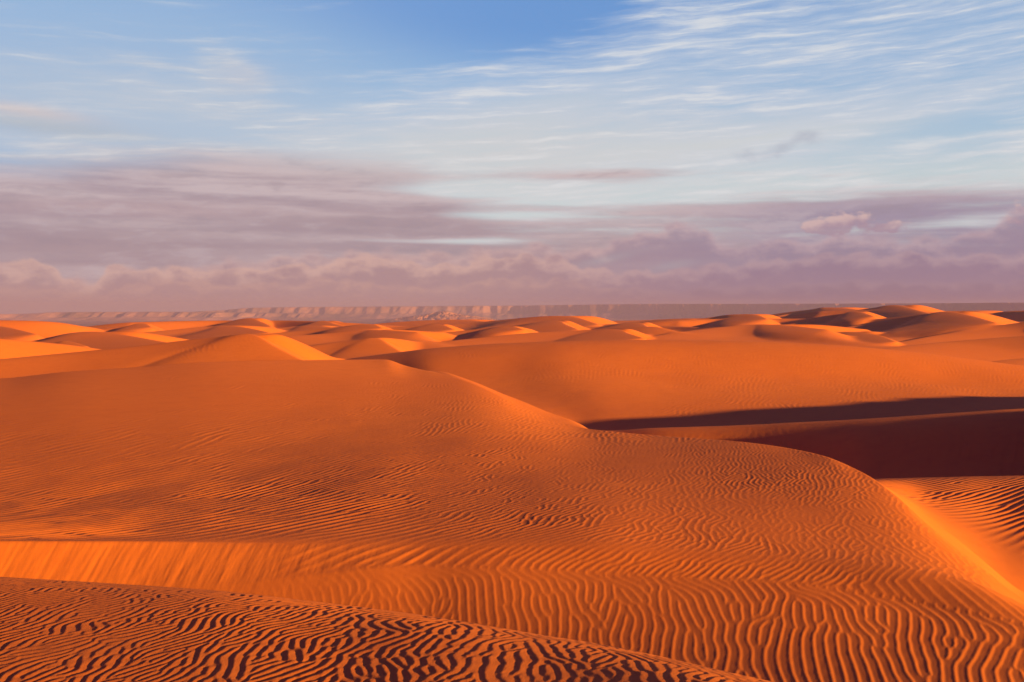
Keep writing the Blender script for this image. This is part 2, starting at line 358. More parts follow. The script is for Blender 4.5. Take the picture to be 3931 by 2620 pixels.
lines += [
 # foot of the lee slope
 L([(-1500, 56, -5.4), (0, 59, -5.2), (500, 64, -4.6), (885, 71.5, -4.7), (930, 68.5, -4.3), (1000, 62, N, 851), (1080, 55.5, N, 873), (1150, 50, N, 902), (1200, 47, N, 921), (1260, 43.5, N, 946), (1340, 39, N, 976), (1400, 37, -5.0), (1500, 35, -5.2), (1700, 31, -5.0), (1900, 26, -4.4), (1960, 23.0, -3.90), (2000, 21.2, -3.62), (2060, 19.3, -3.52), (2120, 17.8, -3.60), (2200, 16.2, -3.71), (2250, 15.3, -3.78), (2353, 13.7, -3.87), (2800, 12.2, -4.2), (4400, 11.5, -4.3)], True),
 L([(-1500, 64, -6.2), (0, 66, -6.2), (500, 71, -6.0), (885, 76, -6.0), (1000, 69, -5.4), (1150, 57, -5.5), (1340, 42, -5.5), (1500, 37.5, -5.8), (1700, 34, -5.7), (1900, 30, -5.2), (2000, 25, -4.35), (2120, 24, -4.36), (2200, 23.2, -4.28), (2353, 21.5, -4.15), (2800, 20, -3.75), (4400, 18, -3.3)]),
 L([(-1500, 72, -6.8), (0, 72, -6.8), (500, 78, -6.8), (885, 82, -6.5), (1000, 74, -6.2), (1150, 61, -6.2), (1340, 45, -6.1), (1500, 40.5, -6.3), (1700, 37, -6.1), (1900, 32, -5.5), (1990, 29.5, N, 1096), (2100, 28.6, N, 1094), (2353, 27.5, N, 1089), (2800, 26, -4.2), (4400, 24, -3.4)], True),
 L([(-1500, 78, -7.2), (0, 78, -7.2), (500, 84, -7.3), (885, 87, -7.0), (1000, 78, -6.7), (1150, 65, -6.6), (1340, 48, -6.5), (1500, 44, -6.6), (1700, 41, -6.6), (1900, 37, -6.5), (2000, 35, -6.3), (2353, 34, -6.0), (2800, 34, -5.6), (4400, 34, -4.6)]),
 L([(-1500, 84, -7.4), (0, 84, -7.4), (500, 90, -7.5), (885, 91, -7.2), (1000, 82, -6.8), (1150, 69, -6.9), (1270, 58, -6.8), (1400, 51, N, 992), (1500, 49.5, N, 986), (1700, 48, N, 979), (2000, 45, N, 962), (2353, 42, N, 943), (2800, 40, -3.9), (4400, 40, -3.2)]),
 L([(-1500, 92, -7.5), (0, 92, -7.5), (500, 96, -7.6), (885, 95, -7.2), (1000, 87, -6.9), (1150, 76, -7.1), (1270, 66, -7.2), (1400, 60, -7.45), (2000, 57, -7.1), (2353, 55, -6.8), (2800, 55, -6.2), (4400, 55, -5.6)]),
 L([(-1500, 98, -7.6), (0, 98, -7.6), (500, 101, -7.6), (885, 98.5, -6.9), (1000, 92, -6.6), (1150, 85, -6.85), (1270, 76, -7.1), (1400, 70, -7.2), (2000, 71, -7.15), (2353, 72, -6.95), (2800, 72, -6.6), (4400, 72, -6.2)]),
 L([(-1500, 104, -7.6), (0, 104, -7.6), (500, 106, -7.6), (885, 102, -6.5), (1000, 97, N, 858), (1176, 96, N, 856), (1300, 95, N, 853), (1600, 95, N, 864), (2000, 95, N, 878), (2353, 94, N, 894), (2800, 92, -7.6), (4400, 92, -7)]),
 L([(-1500, 120, -7.8), (0, 120, -7.8), (500, 122, -7.6), (700, 122, -6.8), (820, 122, N, 823), (900, 122, N, 813), (1000, 124, N, 802), (1176, 126, N, 790), (1430, 128, N, 783), (1700, 128, N, 787), (1900, 126, N, 795), (2100, 124, N, 811), (2353, 120, N, 841), (2800, 116, -8.5), (4400, 110, -9)]),
 L([(-1500, 145, -8.2), (800, 146, -8.4), (1430, 152, -7.4), (2353, 145, -9.5), (4400, 145, -10)]),
 L([(-1500, 180, -9.0), (1176, 182, -9.3), (2353, 180, -11), (4400, 180, -11)]),
 L([(-1500, 250, -9.8), (0, 250, -9.8), (1176, 250, -10.0), (2353, 250, -11.5), (4400, 250, -11)]),
 L([(-1500, 400, -11.0), (0, 400, -11.5), (1176, 400, -10.6), (2353, 400, -9.5), (4400, 400, -8)]),
 L([(-1500, 620, -14.0), (0, 620, -13.0), (1176, 620, -11.0), (2353, 620, -5.5), (4400, 620, -2)]),
 L([(-1500, 900, -22.0), (0, 900, -17.0), (1176, 900, -13.0), (2353, 900, -4.5), (4400, 900, 2)]),
 L([(-1500, 1300, -34.0), (0, 1300, -27.0), (1176, 1300, -22.0), (2353, 1300, -12), (4400, 1300, -4)]),
 L([(-1500, 1900, -52), (1176, 1900, -46), (4400, 1900, -30)]),
 L([(-1500, 2700, -60), (1176, 2700, -60), (4400, 2700, -56)]),
 L([(-1500, 4000, -60), (1176, 4000, -60), (4400, 4000, -60)]),
 L([(-1500, 20000, -60), (1176, 20000, -60), (4400, 20000, -60)]),
]
K_FOOT, K_TOP, K_CREST, K_LEE, K_R, K_HOL, K_B = 6, 7, 12, 13, 15, 16, 17
NK = len(lines)

GP = np.arange(-1500, 4401, 5.0)
def _knots():
    Yl = []; sl = []
    for k, l in enumerate(lines):
        w = 55 if k <= 5 else 50 if k <= K_TOP else 45 if k < K_CREST else 9 if k == K_CREST else 14 if k == K_LEE else 26
        ly = pchip(l[0], np.log(l[1]), GP); q = pchip(l[0], l[2], GP); n = int(w / 5 * 3)
        g = np.exp(-(np.arange(-n, n + 1) * 5.0 / w) ** 2); g /= g.sum()
        Yl.append(np.convolve(np.pad(ly, n, mode='reflect', reflect_type='odd'), g, 'valid')); sl.append(np.convolve(np.pad(q, n, mode='reflect', reflect_type='odd'), g, 'valid'))
    Y = np.exp(np.array(Yl)); q = np.array(sl)
    for k in range(1, NK): Y[k] = np.maximum(Y[k], Y[k - 1] * 1.01)
    return np.log(Y), q
GLY, GQ = _knots()
def knots_at(px):
    Y = np.exp(np.array([np.interp(px, GP, v) for v in GLY])); return Y, Y * np.array([np.interp(px, GP, v) for v in GQ])

def spos(px, Y):
    """position of ground points between the profile lines (integer part = line index)"""
    shp = px.shape; px = px.ravel(); Yv = Y.ravel(); Yk = GLY; n = len(GP) - 1
    lo = np.clip((px + 1500) / 5.0, 0, n - .001); i = lo.astype(int); f = lo - i
    lY = np.log(Yv); s = np.zeros_like(lY); prev = Yk[0][i] * (1 - f) + Yk[0][i + 1] * f
    for k in range(1, NK):
        cur = Yk[k][i] * (1 - f) + Yk[k][i + 1] * f
        s += np.clip((lY - prev) / (cur - prev), 0, 1); prev = cur
    return s.reshape(shp)

# columns and rows of the sheet (finer where the view looks)
cols = [-22.0 * 1, ]
inner = np.arange(-60, 2414, 2.15)
left = -60 - np.cumsum(np.geomspace(3, 160, 52)); right = 2414 + np.cumsum(np.geomspace(3, 160, 58))
PX = np.concatenate([left[::-1], inner, right]); NC = len(PX)
Ys = [1.2]
while Ys[-1] < 8700:
    y = Ys[-1]
    if y < 3.4: r = 0.02
    elif y < 8: r = 0.0024
    elif y < 11: r = 0.0028
    elif y < 30: r = 0.0028
    elif y < 80: r = 0.0034
    elif y < 135: r = 0.0040
    elif y < 1500: r = 0.0038
    else: r = 0.03
    Ys.append(y * (1 + r))
YR = np.array(Ys); NR = len(YR)
print('grid', NC, NR, NC * NR)

pxc = np.clip(PX, -1500, 4400)
Yk, zk = knots_at(pxc)                      # (NK, NC)
lYk = np.log(Yk)
crease = [l[3] for l in lines]
# natural-ish cubic splines per segment between creases, batched over columns
Z = np.zeros((NR, NC), np.float64)
lYR = np.log(YR)
segs = []; st = 0
for k in range(1, NK):
    if crease[k] or k == NK - 1: segs.append((st, k)); st = k
M = np.zeros((2, NK, NC))                   # slope leaving / entering each knot
for a, b in segs:
    n = b - a + 1; x = lYk[a:b + 1]; z = zk[a:b + 1]; h = np.diff(x, axis=0); d = np.diff(z, axis=0) / h
    if n == 2:
        m = np.stack([d[0], d[0]])
    else:
        A = np.zeros((NC, n, n)); r = np.zeros((NC, n))
        A[:, 0, 0] = 2; A[:, 0, 1] = 1; r[:, 0] = 3 * d[0]
        A[:, -1, -1] = 2; A[:, -1, -2] = 1; r[:, -1] = 3 * d[-1]
        for i in range(1, n - 1):
            A[:, i, i - 1] = h[i]; A[:, i, i] = 2 * (h[i] + h[i - 1]); A[:, i, i + 1] = h[i - 1]
            r[:, i] = 3 * (h[i] * d[i - 1] + h[i - 1] * d[i])
        m = np.linalg.solve(A, r[..., None])[..., 0].T
        # keep the curve from overshooting
        for i in range(n):
            lim = 3.0 * np.minimum(np.abs(d[max(i - 1, 0)]), np.abs(d[min(i, n - 2)])) + 0.6
            m[i] = lim * np.tanh(m[i] / lim)
    if a == 0:
        m[2] = -0.08 * np.exp(lYk[2]); m[3] = zk[3]
    for i in range(n):
        if i < n - 1: M[0, a + i] = m[i]
        if i > 0: M[1, a + i] = m[i]
_g = np.exp(-(np.arange(-45, 46) / 18.0) ** 2); _g /= _g.sum()
for a in (0, 1):
    for k in range(NK): M[a, k] = np.convolve(np.pad(M[a, k], 45, mode='edge'), _g, 'valid')
for k in range(NK - 1):
    x0, x1 = lYk[k], lYk[k + 1]; h = x1 - x0
    t = (lYR[:, None] - x0[None]) / h[None]
    msk = (t >= 0) & (t < 1) if k else (t < 1)
    t = np.clip(t, 0, 1)
    v = ((1 + 2 * t) * (1 - t) ** 2 * zk[k] + t * (1 - t) ** 2 * h * M[0, k]
         + t * t * (3 - 2 * t) * zk[k + 1] + t * t * (t - 1) * h * M[1, k + 1])
    Z[msk] = v[msk]
Z[lYR[:, None] >= lYk[-1][None]] = -60
X2 = (PX[None, :] - 1176.5) / F * YR[:, None]
Y2 = np.repeat(YR[:, None], NC, 1)
S = spos(np.clip(np.repeat(PX[None], NR, 0), -1500, 4400), Y2)

# the slip face's brow softens away from its sharp left end
ra, rb = np.searchsorted(YR, (9.5, 18.0)); B = Z[ra:rb].copy()
for it in range(70): B[1:-1] = 0.25 * B[:-2] + 0.5 * B[1:-1] + 0.25 * B[2:]
wm = np.exp(-((S[ra:rb] - K_TOP) / .40) ** 2) * sm(np.repeat(PX[None], rb - ra, 0), 260, 800)
Z[ra:rb] += (B - Z[ra:rb]) * wm
# soft irregularity of the big forms
amp = 0.0022 * Y2 * sm(Y2, 9, 20) * (1 - sm(Y2, 60, 75) * 0.0)
amp = np.where(Y2 < 140, np.minimum(amp, 0.05), 0.06) * (1 - np.exp(-((S - K_CREST) / 1.6) ** 2))
Z += amp * samp(NT, X2 / 110, Y2 / 110)
big = sm(Y2, 150, 350) * (1 - sm(Y2, 2000, 2700) * 0.8)
Z += big * (1.3 * samp(NT, X2 / 900 + .3, Y2 / 700 + .1))
Z += (X2 * 0 + 1) * sm(Y2, 2500, 4000) * 3 * samp(NT2, X2 / 9000, Y2 / 9000)

# ---------------------------------------------------------------- further dunes: crest lines with a gentle and a steep side
def smax(a, b, k):
    h = np.clip(0.5 + 0.5 * (a - b) / k, 0, 1); return b + (a - b) * h + k * h * (1 - h)

def ridge(pts, wind=0.13, slip=0.60, rnd=4.0, k=0.5, reach=90.0, foot=0.0):
    """pts: (bearing px, py, distance). The steep side lies to the left of the walking direction."""
    global Z
    sl_ = list(slip) if isinstance(slip, (list, tuple)) else [slip] * len(pts)
    p = np.array([((a - 1176.5) / F * y, y, py2z(y, b), q) for (a, b, y), q in zip(pts, sl_)])
    # Catmull-Rom through the crest points
    q = np.vstack([2 * p[0] - p[1], p, 2 * p[-1] - p[-2]]); out = []
    for i in range(1, len(q) - 2):
        for t in np.linspace(0, 1, 14, endpoint=False):
            a, b, c, d = q[i - 1], q[i], q[i + 1], q[i + 2]
            out.append(0.5 * ((2 * b) + (c - a) * t + (2 * a - 5 * b + 4 * c - d) * t ** 2 + (3 * b - a - 3 * c + d) * t ** 3))
    out.append(q[-2]); c = np.array(out); cs = c[:, 3]; c = c[:, :3]
    y0, y1 = c[:, 1].min() - reach, c[:, 1].max() + reach
    r0, r1 = np.searchsorted(YR, max(y0, 1.3)), np.searchsorted(YR, y1)
    if r1 <= r0: return
    u0 = (c[:, 0].min() - reach) / max(YR[r0], 1) if c[:, 0].min() - reach < 0 else (c[:, 0].min() - reach) / y1
    u1 = (c[:, 0].max() + reach) / max(YR[r0], 1) if c[:, 0].max() + reach > 0 else (c[:, 0].max() + reach) / y1
    c0, c1 = np.searchsorted(PX, u0 * F + 1176.5), np.searchsorted(PX, u1 * F + 1176.5)
    if c1 <= c0: return
    x = X2[r0:r1, c0:c1]; y = Y2[r0:r1, c0:c1]
    best = np.full(x.shape, 1e18); bz = np.zeros(x.shape); bm = np.zeros(x.shape); bs = np.zeros(x.shape); W = np.zeros(x.shape)
    for i in range(len(c) - 1):
        ax, ay, azz = c[i]; bx_, by_, bzz = c[i + 1]; ex, ey = bx_ - ax, by_ - ay; l2 = ex * ex + ey * ey + 1e-9; l = math.sqrt(l2)
        t = np.clip(((x - ax) * ex + (y - ay) * ey) / l2, 0, 1)
        qx = x - (ax + t * ex); qy = y - (ay + t * ey); d2 = qx * qx + qy * qy
        side = (ex * qy - ey * qx) / l / np.sqrt(d2 + 1e-9)       # +1 steep side
        best = np.minimum(best, d2)
        q = 1.0 / (d2 + 0.3); w = q * q * q * l; W += w           # neighbouring stretches of the crest blend
        bz += w * (azz + t * (bzz - azz)); bm += w * side; bs += w * (cs[i] + t * (cs[i + 1] - cs[i]))
    bz /= W; bm /= W; bs /= W
    d = np.sqrt(best)
    sl = sm(bm, -0.6, 0.6)
    wob = 1 + 0.13 * samp(NT, x / 420, y / 420)
    fw = wind * wob * d * d / (d + rnd)
    fs = bs * d
    h = bz - (fw * (1 - sl) + fs * sl) - foot
    Z[r0:r1, c0:c1] = smax(h, Z[r0:r1, c0:c1], k * (0.35 + 0.65 * (1 - sl)))

def wpt(x, y, z): return (x / y * F + 1176.5, 715 - z / y * F, y)
# the low ridge in the hollow climbs to the right, out of view; a second dune stands nearer
ridge([wpt(33, 44, -3.4), wpt(38, 42.5, -1.2), wpt(44, 41.5, 0.7), wpt(55, 48, 0.8), wpt(67, 56, 0.6), wpt(83, 63, 0.8), wpt(104, 75, -2)], wind=0.50, slip=0.5, rnd=3, k=0.5, reach=22)
ridge([wpt(52, 7, -1.5), wpt(45, 14, 0.1), wpt(41, 21, 0.8), wpt(39, 26, 0.9), wpt(39, 31, -0.5)], wind=0.50, slip=0.50, rnd=2, reach=20)
# dune behind the big one, with the bright slip face
ridge([(-150, 838, 104), (0, 825, 108), (150, 811, 112), (300, 796, 115), (450, 779, 118), (530, 771, 119), (582, 768, 117), (634, 796, 110), (700, 830, 103)], wind=0.16, slip=[.15, .15, .15, .15, .15, .2, .45, .55, .55], rnd=3)
ridge([(840, 830, 142), (800, 825, 138), (760, 818, 134), (700, 790, 128), (645, 768.5, 123), (610, 769, 121)], wind=0.2, slip=0.46, rnd=3, k=0.3)
# second one to its right
ridge([(600, 815, 190), (710, 795, 200), (800, 782, 205), (865, 776, 205), (895, 792, 196), (930, 813, 186)], wind=0.14, slip=[.15, .15, .15, .4, .55, .55])
ridge([(1060, 806, 252), (1010, 801, 242), (950, 784, 228), (900, 777, 216), (868, 776.5, 210), (830, 781, 211)], wind=0.16, slip=0.42, k=0.4)
# left: bright smooth dune
ridge([(330, 818, 190), (200, 797, 180), (100, 786, 172), (0, 778, 165), (-200, 768, 155), (-400, 764, 148)], wind=0.12, slip=0.32, rnd=4)
ridge([(90, 792, 215), (150, 783, 220), (200, 795, 208)], wind=0.1, slip=0.5)
far = [
 ([(-300, 735, 420), (-100, 738, 420), (0, 749, 410), (45, 758, 380), (85, 768, 350)], .16, .5),
 ([(60, 785, 300), (150, 768, 305), (225, 762, 300), (300, 772, 285), (400, 790, 250)], .12, .3),
 ([(40, 762, 560), (150, 755, 560), (280, 750, 555)], .10, .4),
 ([(170, 768, 430), (245, 758, 450), (325, 743, 460), (350, 752, 430)], .12, .5),
 ([(300, 766, 380), (400, 757, 400), (500, 748, 420), (560, 752, 400), (620, 764, 350)], .12, .4),
 ([(420, 757, 640), (500, 742, 660), (520, 739, 660), (545, 746, 620)], .12, .5),
 ([(480, 750, 600), (530, 742, 610), (577, 731, 600), (600, 739, 560), (625, 750, 520)], .16, .5),
 ([(380, 790, 270), (520, 775, 300), (640, 764, 320), (760, 752, 330), (850, 745, 330), (880, 754, 300)], .11, .45),
 ([(620, 775, 250), (720, 768, 268), (790, 762, 275), (860, 758, 280), (960, 763, 260)], .11, .4),
 ([(640, 754, 560), (700, 745, 580), (745, 737, 580), (770, 744, 540), (800, 752, 500)], .13, .5),
 ([(560, 760, 460), (650, 752, 480), (720, 748, 480), (790, 756, 440)], .12, .5),
 ([(760, 768, 400), (850, 757, 420), (950, 748, 430), (1010, 745, 430), (1045, 757, 390)], .12, .5),
 ([(790, 752, 760), (900, 740, 780), (1040, 734, 780), (1110, 738, 750), (1160, 745, 700)], .11, .5),
 ([(900, 775, 300), (1000, 766, 320), (1080, 757, 330), (1170, 750, 330), (1205, 757, 300)], .12, .5),
 ([(1000, 748, 640), (1100, 740, 650), (1200, 731, 640), (1270, 726, 620), (1320, 728, 600), (1375, 745, 540)], .16, .35),
 ([(1120, 757, 470), (1200, 746, 480), (1280, 737, 470), (1300, 745, 430), (1330, 757, 400)], .15, .5),
 ([(960, 790, 235), (1080, 778, 255), (1200, 766, 275), (1320, 759, 290), (1415, 756, 290), (1445, 766, 265), (1480, 777, 240)], .12, .5),
 ([(1170, 775, 330), (1280, 765, 345), (1400, 754, 350), (1500, 750, 340)], .12, .4),
 ([(1300, 757, 500), (1400, 747, 510), (1465, 741, 500), (1490, 752, 450), (1515, 768, 390)], .14, .5),
 ([(1330, 750, 700), (1440, 741, 720), (1560, 733, 700), (1640, 738, 640)], .12, .5),
 ([(1430, 762, 560), (1540, 743, 600), (1640, 727, 620), (1700, 722, 610), (1738, 723, 590), (1765, 733, 540)], .14, .45),
 ([(1480, 775, 300), (1600, 758, 340), (1720, 746, 360), (1800, 747, 350), (1900, 757, 320)], .11, .3),
 ([(1700, 742, 800), (1800, 722, 850), (1860, 711, 860), (1905, 706, 850), (1970, 711, 800), (2010, 722, 740)], .15, .5),
 ([(1650, 768, 450), (1760, 752, 500), (1860, 737, 540), (1950, 718, 560), (1975, 716, 540), (2010, 727, 480)], .20, .5),
 ([(1820, 735, 700), (1920, 721, 720), (2000, 708, 720), (2062, 701, 700), (2110, 713, 620), (2165, 728, 540)], .20, .4),
 ([(2000, 735, 800), (2080, 718, 860), (2160, 714, 860), (2240, 714, 840), (2265, 722, 760)], .15, .5),
 ([(1860, 762, 430), (1950, 750, 450), (2050, 735, 460), (2120, 723, 460), (2180, 716, 450), (2230, 725, 410), (2290, 742, 350)], .18, .35),
 ([(2150, 735, 600), (2240, 724, 620), (2310, 715, 620), (2400, 712, 600), (2500, 705, 560)], .14, .5),
 ([(1780, 775, 330), (1880, 765, 345), (1960, 762, 345), (2020, 770, 320), (2060, 785, 285)], .13, .5),
 ([(2040, 790, 290), (2150, 770, 320), (2260, 752, 340), (2360, 738, 345), (2500, 722, 340), (2650, 720, 320)], .17, .5),
 ([(1960, 812, 200), (2060, 797, 220), (2160, 786, 235), (2270, 777, 240), (2400, 768, 240), (2600, 755, 230)], .16, .5),
 ([(2200, 842, 165), (2280, 830, 172), (2360, 822, 178), (2500, 812, 180)], .16, .5),
]
for pts, w, s in far:
    p0, p1 = pts[0], pts[1]; pts = [(p0[0] - 0.8 * (p1[0] - p0[0]), p0[1] + 9, p0[2] * 0.985)] + pts
    ridge(pts, w * 0.8, s, rnd=9, k=0.7, reach=130)
    pk = min(range(len(pts)), key=lambda i: pts[i][1]); tail = pts[pk:]
    if len(tail) >= 2:                       # the bowl beyond the brow, its steep side turned to the camera and the sun
        wd = 0.5 * (tail[-1][0] - tail[0][0]); Yp = tail[0][2] * 1.015
        rear = [(p[0] + wd, p[1] - 0.5, Yp + 0.6 * (tail[0][2] - p[2])) for p in tail[::-1]] + [(tail[0][0] + wd * .25, tail[0][1], Yp), (tail[0][0] - wd * .6, tail[0][1] + 5, Yp)]
        ridge(rear, 0.14, 0.42, rnd=6, k=0.5, reach=90)
# many low barchan ridges filling the dune field
rs = np.random.RandomState(12)
for i in range(34):
    Yc = math.exp(rs.uniform(math.log(560), math.log(1800))); pxc_ = rs.uniform(-500, 2900)
    Ln = rs.uniform(25, 70); xc = (pxc_ - 1176.5) / F * Yc
    ci = np.searchsorted(PX, pxc_); ri = min(np.searchsorted(YR, Yc), NR - 1); z0 = Z[ri, min(ci, NC - 1)]
    H = rs.uniform(0.4, 1.1) * (0.6 if 1500 < pxc_ and Yc > 700 else 1.0)
    ang = rs.uniform(-0.75, 0.1)
    ps = []
    for t in (-1, -0.55, -0.1, 0.3, 0.6, 0.85):
        cx = Ln * t; cy = -0.9 * Ln * max(t - 0.1, 0) ** 1.3 - 0.15 * Ln * t * t
        hx = xc + cx * math.cos(ang) - cy * math.sin(ang); hy = Yc + cx * math.sin(ang) + cy * math.cos(ang)
        ps.append(wpt(hx, hy, z0 + H * (1 - abs(t) ** 2.2) - 0.6))
    ridge(ps[::-1], rs.uniform(.07, .12), .4, rnd=6, k=0.5, reach=45)

# weather the joins of the far dunes a little
r90 = np.searchsorted(YR, 88)
Q = Z[r90:]; 
for it in range(3):
    Q[1:-1] = 0.25 * Q[:-2] + 0.5 * Q[1:-1] + 0.25 * Q[2:]
    Q[:, 1:-1] = 0.25 * Q[:, :-2] + 0.5 * Q[:, 1:-1] + 0.25 * Q[:, 2:]

# ---------------------------------------------------------------- wind ripples
def ripple_grid(x0, x1, y0, y1, cell, lam, theta, seed, spread=22.0, iters=3, K=12):
    """complex ripple field; crest bearing theta(x, y) in degrees from +x, spacing lam(x, y). |phase| 0 = crest"""
    nx, ny = int((x1 - x0) / cell), int((y1 - y0) / cell)
    xs = x0 + (np.arange(nx) + .5) * cell; ys = y0 + (np.arange(ny) + .5) * cell
    gx, gy = np.meshgrid(xs, ys)
    th = theta(gx, gy) - 90.0
    kx = np.fft.fftfreq(nx, cell)[None, :]; ky = np.fft.fftfreq(ny, cell)[:, None]
    kr = np.sqrt(kx ** 2 + ky ** 2); ka = np.degrees(np.arctan2(ky, kx))
    if callable(lam):
        ll = np.log(lam(gx, gy)); n = max(2, int(round((ll.max() - ll.min()) / 0.28)) + 1)
        lc = np.linspace(ll.min(), ll.max(), n); dl = lc[1] - lc[0]
        bank = [(math.exp(c), np.exp(-((ll - c) / (dl * .75)) ** 2).astype(np.float32)) for c in lc]
    else: bank = [(lam, 1.0)]
    f = np.random.RandomState(seed).randn(ny, nx)
    step = 180.0 / K; cen = -90 + step * np.arange(K)
    Wt = []
    for c in cen:
        dth = (th - c + 90) % 180 - 90
        Wt.append((np.exp(-(dth / (step * 0.75)) ** 2).astype(np.float32), np.abs((th - c + 180) % 360 - 180) > 90))
    for it in range(iters):
        Fk = np.fft.fft2(f); C = np.zeros((ny, nx), complex)
        for lm, wl in bank:
            Fr = Fk * np.exp(-((kr * lm - 1) / 0.20) ** 2)
            for c, (w, flip) in zip(cen, Wt):
                ww = w * wl
                if ww.max() < 0.05: continue
                da = (ka - c + 180) % 360 - 180
                A = np.fft.ifft2(Fr * np.exp(-(da / spread) ** 2)) * (1.0 / lm)
                C += ww * np.where(flip, np.conj(A), A)
        ab = np.abs(C)
        C /= (ab + 0.2 * ab.mean())
        f = C.real
    return dict(g=C.astype(np.complex64), x0=x0, y0=y0, cell=cell, nx=nx, ny=ny)

def rsample(G, x, y):
    u = (x - G['x0']) / G['cell'] - .5; v = (y - G['y0']) / G['cell'] - .5
    u = np.clip(u, 0, G['nx'] - 1.001); v = np.clip(v, 0, G['ny'] - 1.001)
    i = u.astype(int); j = v.astype(int); a = u - i; b = v - j; g = G['g']
    return (g[j, i] * (1 - a) + g[j, i + 1] * a) * (1 - b) + (g[j + 1, i] * (1 - a) + g[j + 1, i + 1] * a) * b

def profile(C, lean=0.6, sharp=0.4):
    """height of one ripple from its phase; lean > 0 puts the steep side on the right, < 0 on the left"""
    a = np.abs(C); ph = np.angle(C)
    ph = ph - lean * np.cos(ph) + sharp * np.sin(ph)
    return np.cos(ph) * np.minimum(a * 1.25, 1)

def th_low(x, y):
    px = np.clip(x / y * F + 1176.5, -1500, 4400); s = spos(px, y)
    t = 92 - np.degrees(np.arctan(x / y)) * 0.95 + 6 * samp(NT2, x / 7, y / 16) + 7 * samp(NT2, x / 2.5 + .4, y / 5)
    t = t + 34 * np.exp(-((s - K_FOOT + 0.01) / 0.07) ** 2)
    return t + (50 - t) * sm(s, K_FOOT, K_FOOT + 0.10)
def th_near(x, y):
    px = np.clip(x / y * F + 1176.5, -1500, 4400); s = spos(px, y)
    n = samp(NT, x / 14 + .2, y / 40 + .6); n2 = samp(NT2, x / 9 + .1, y / 28); n3 = samp(NT2, x / 3.2, y / 9 + .5)
    t_band = 52 + 5 * n
    t_up = 59 + 15 * sm(px, 900, 1600) - 5 * sm(px, 500, 0) + 4 * n + 5 * n2 + 15 * n3 * sm(px, 500, 1300)
    return t_band + (t_up - t_band) * sm(s, K_TOP, K_TOP + 0.7)
def lam_near(x, y):
    px = x / y * F + 1176.5
    return np.exp(pchip([0, 500, 900, 1250, 1700, 2353], np.log([.34, .29, .22, .14, .108, .108]), px) + .05 * samp(NT, x / 6, y / 12))
def th_fg(x, y):
    n = samp(NT, x / 9 + .4, y / 14 + .1); n2 = samp(NT2, x / 3.0 + .3, y / 3.6 + .7)
    return 70 + 50 * np.tanh((9 * n + 30 * n2) / 50)
def th_mid(x, y):
    px = x / y * F + 1176.5
    n = samp(NT, x / 30 + .2, y / 70 + .6); n2 = samp(NT2, x / 14, y / 40)
    return 60 + 22 * sm(px, 600, 1100) - 6 * sm(px, 500, 0) + 7 * n + 10 * n2
def lam_mid(x, y):
    px = x / y * F + 1176.5
    return np.exp(pchip([0, 500, 800, 1000, 1300], np.log([.50, .38, .26, .20, .18]), px))
def th_far(x, y):
    return 70 + 14 * samp(NT, x / 120, y / 120) + 12 * samp(NT2, x / 60, y / 100)

import time
t0 = time.time()
G_fg = ripple_grid(-5.4, 4.2, 2.2, 10.2, 0.009, 0.062, th_fg, 5, spread=24, iters=3)
G_lo = ripple_grid(-7.6, 7.6, 7.0, 14.5, 0.018, 0.112, th_low, 7, spread=15, iters=5)
G_nr = ripple_grid(-13.5, 9.5, 11.5, 30.5, 0.025, lam_near, th_near, 17, spread=19, iters=3)
G_fl = ripple_grid(5.0, 16.5, 13.0, 31.0, 0.03, 0.23, lambda x, y: 47 + 5 * samp(NT, x / 14, y / 30), 11, spread=9, iters=4)
G_h = ripple_grid(2, 36, 28, 63, 0.07, 0.36, lambda x, y: 62 + 16 * samp(NT2, x / 20, y / 40), 19, spread=20, iters=3)
G_md = ripple_grid(-40, 14, 24, 76, 0.045, lam_mid, th_mid, 9, spread=18, iters=3)
G_fr = ripple_grid(-64, 72, 62, 136, 0.10, 0.42, th_far, 13, spread=20, iters=3)
print('ripples', round(time.time() - t0, 1))

def rows(a, b): return slice(np.searchsorted(YR, a), np.searchsorted(YR, b))
cin = (PX > -260) & (PX < 2620)
ci0, ci1 = np.where(cin)[0][[0, -1]]
CS = slice(ci0, ci1 + 1)
patchn = samp(NT2, X2 / 30, Y2 / 60)
# foreground
r = rows(2.3, 9.7); s = S[r, CS]; x = X2[r, CS]; y = Y2[r, CS]
A = 0.0027 * (1 - .25 * sm(x / y * F + 1176.5, 700, 1400)) * (1 + .18 * samp(NT, x / 2.6, y / 2.6)) * (1 - sm(s, 3.3, 4.0)) * sm(y, 2.3, 2.6) * (1 - 0.35 * np.exp(-((s - 3) / .25) ** 2))
Z[r, CS] += A * profile(rsample(G_fg, x + 0.020 * samp(NT, x / 2.2, y / 2.2), y + 0.020 * samp(NT, x / 2.0 + .5, y / 2.0)), lean=-0.5, sharp=0.0)
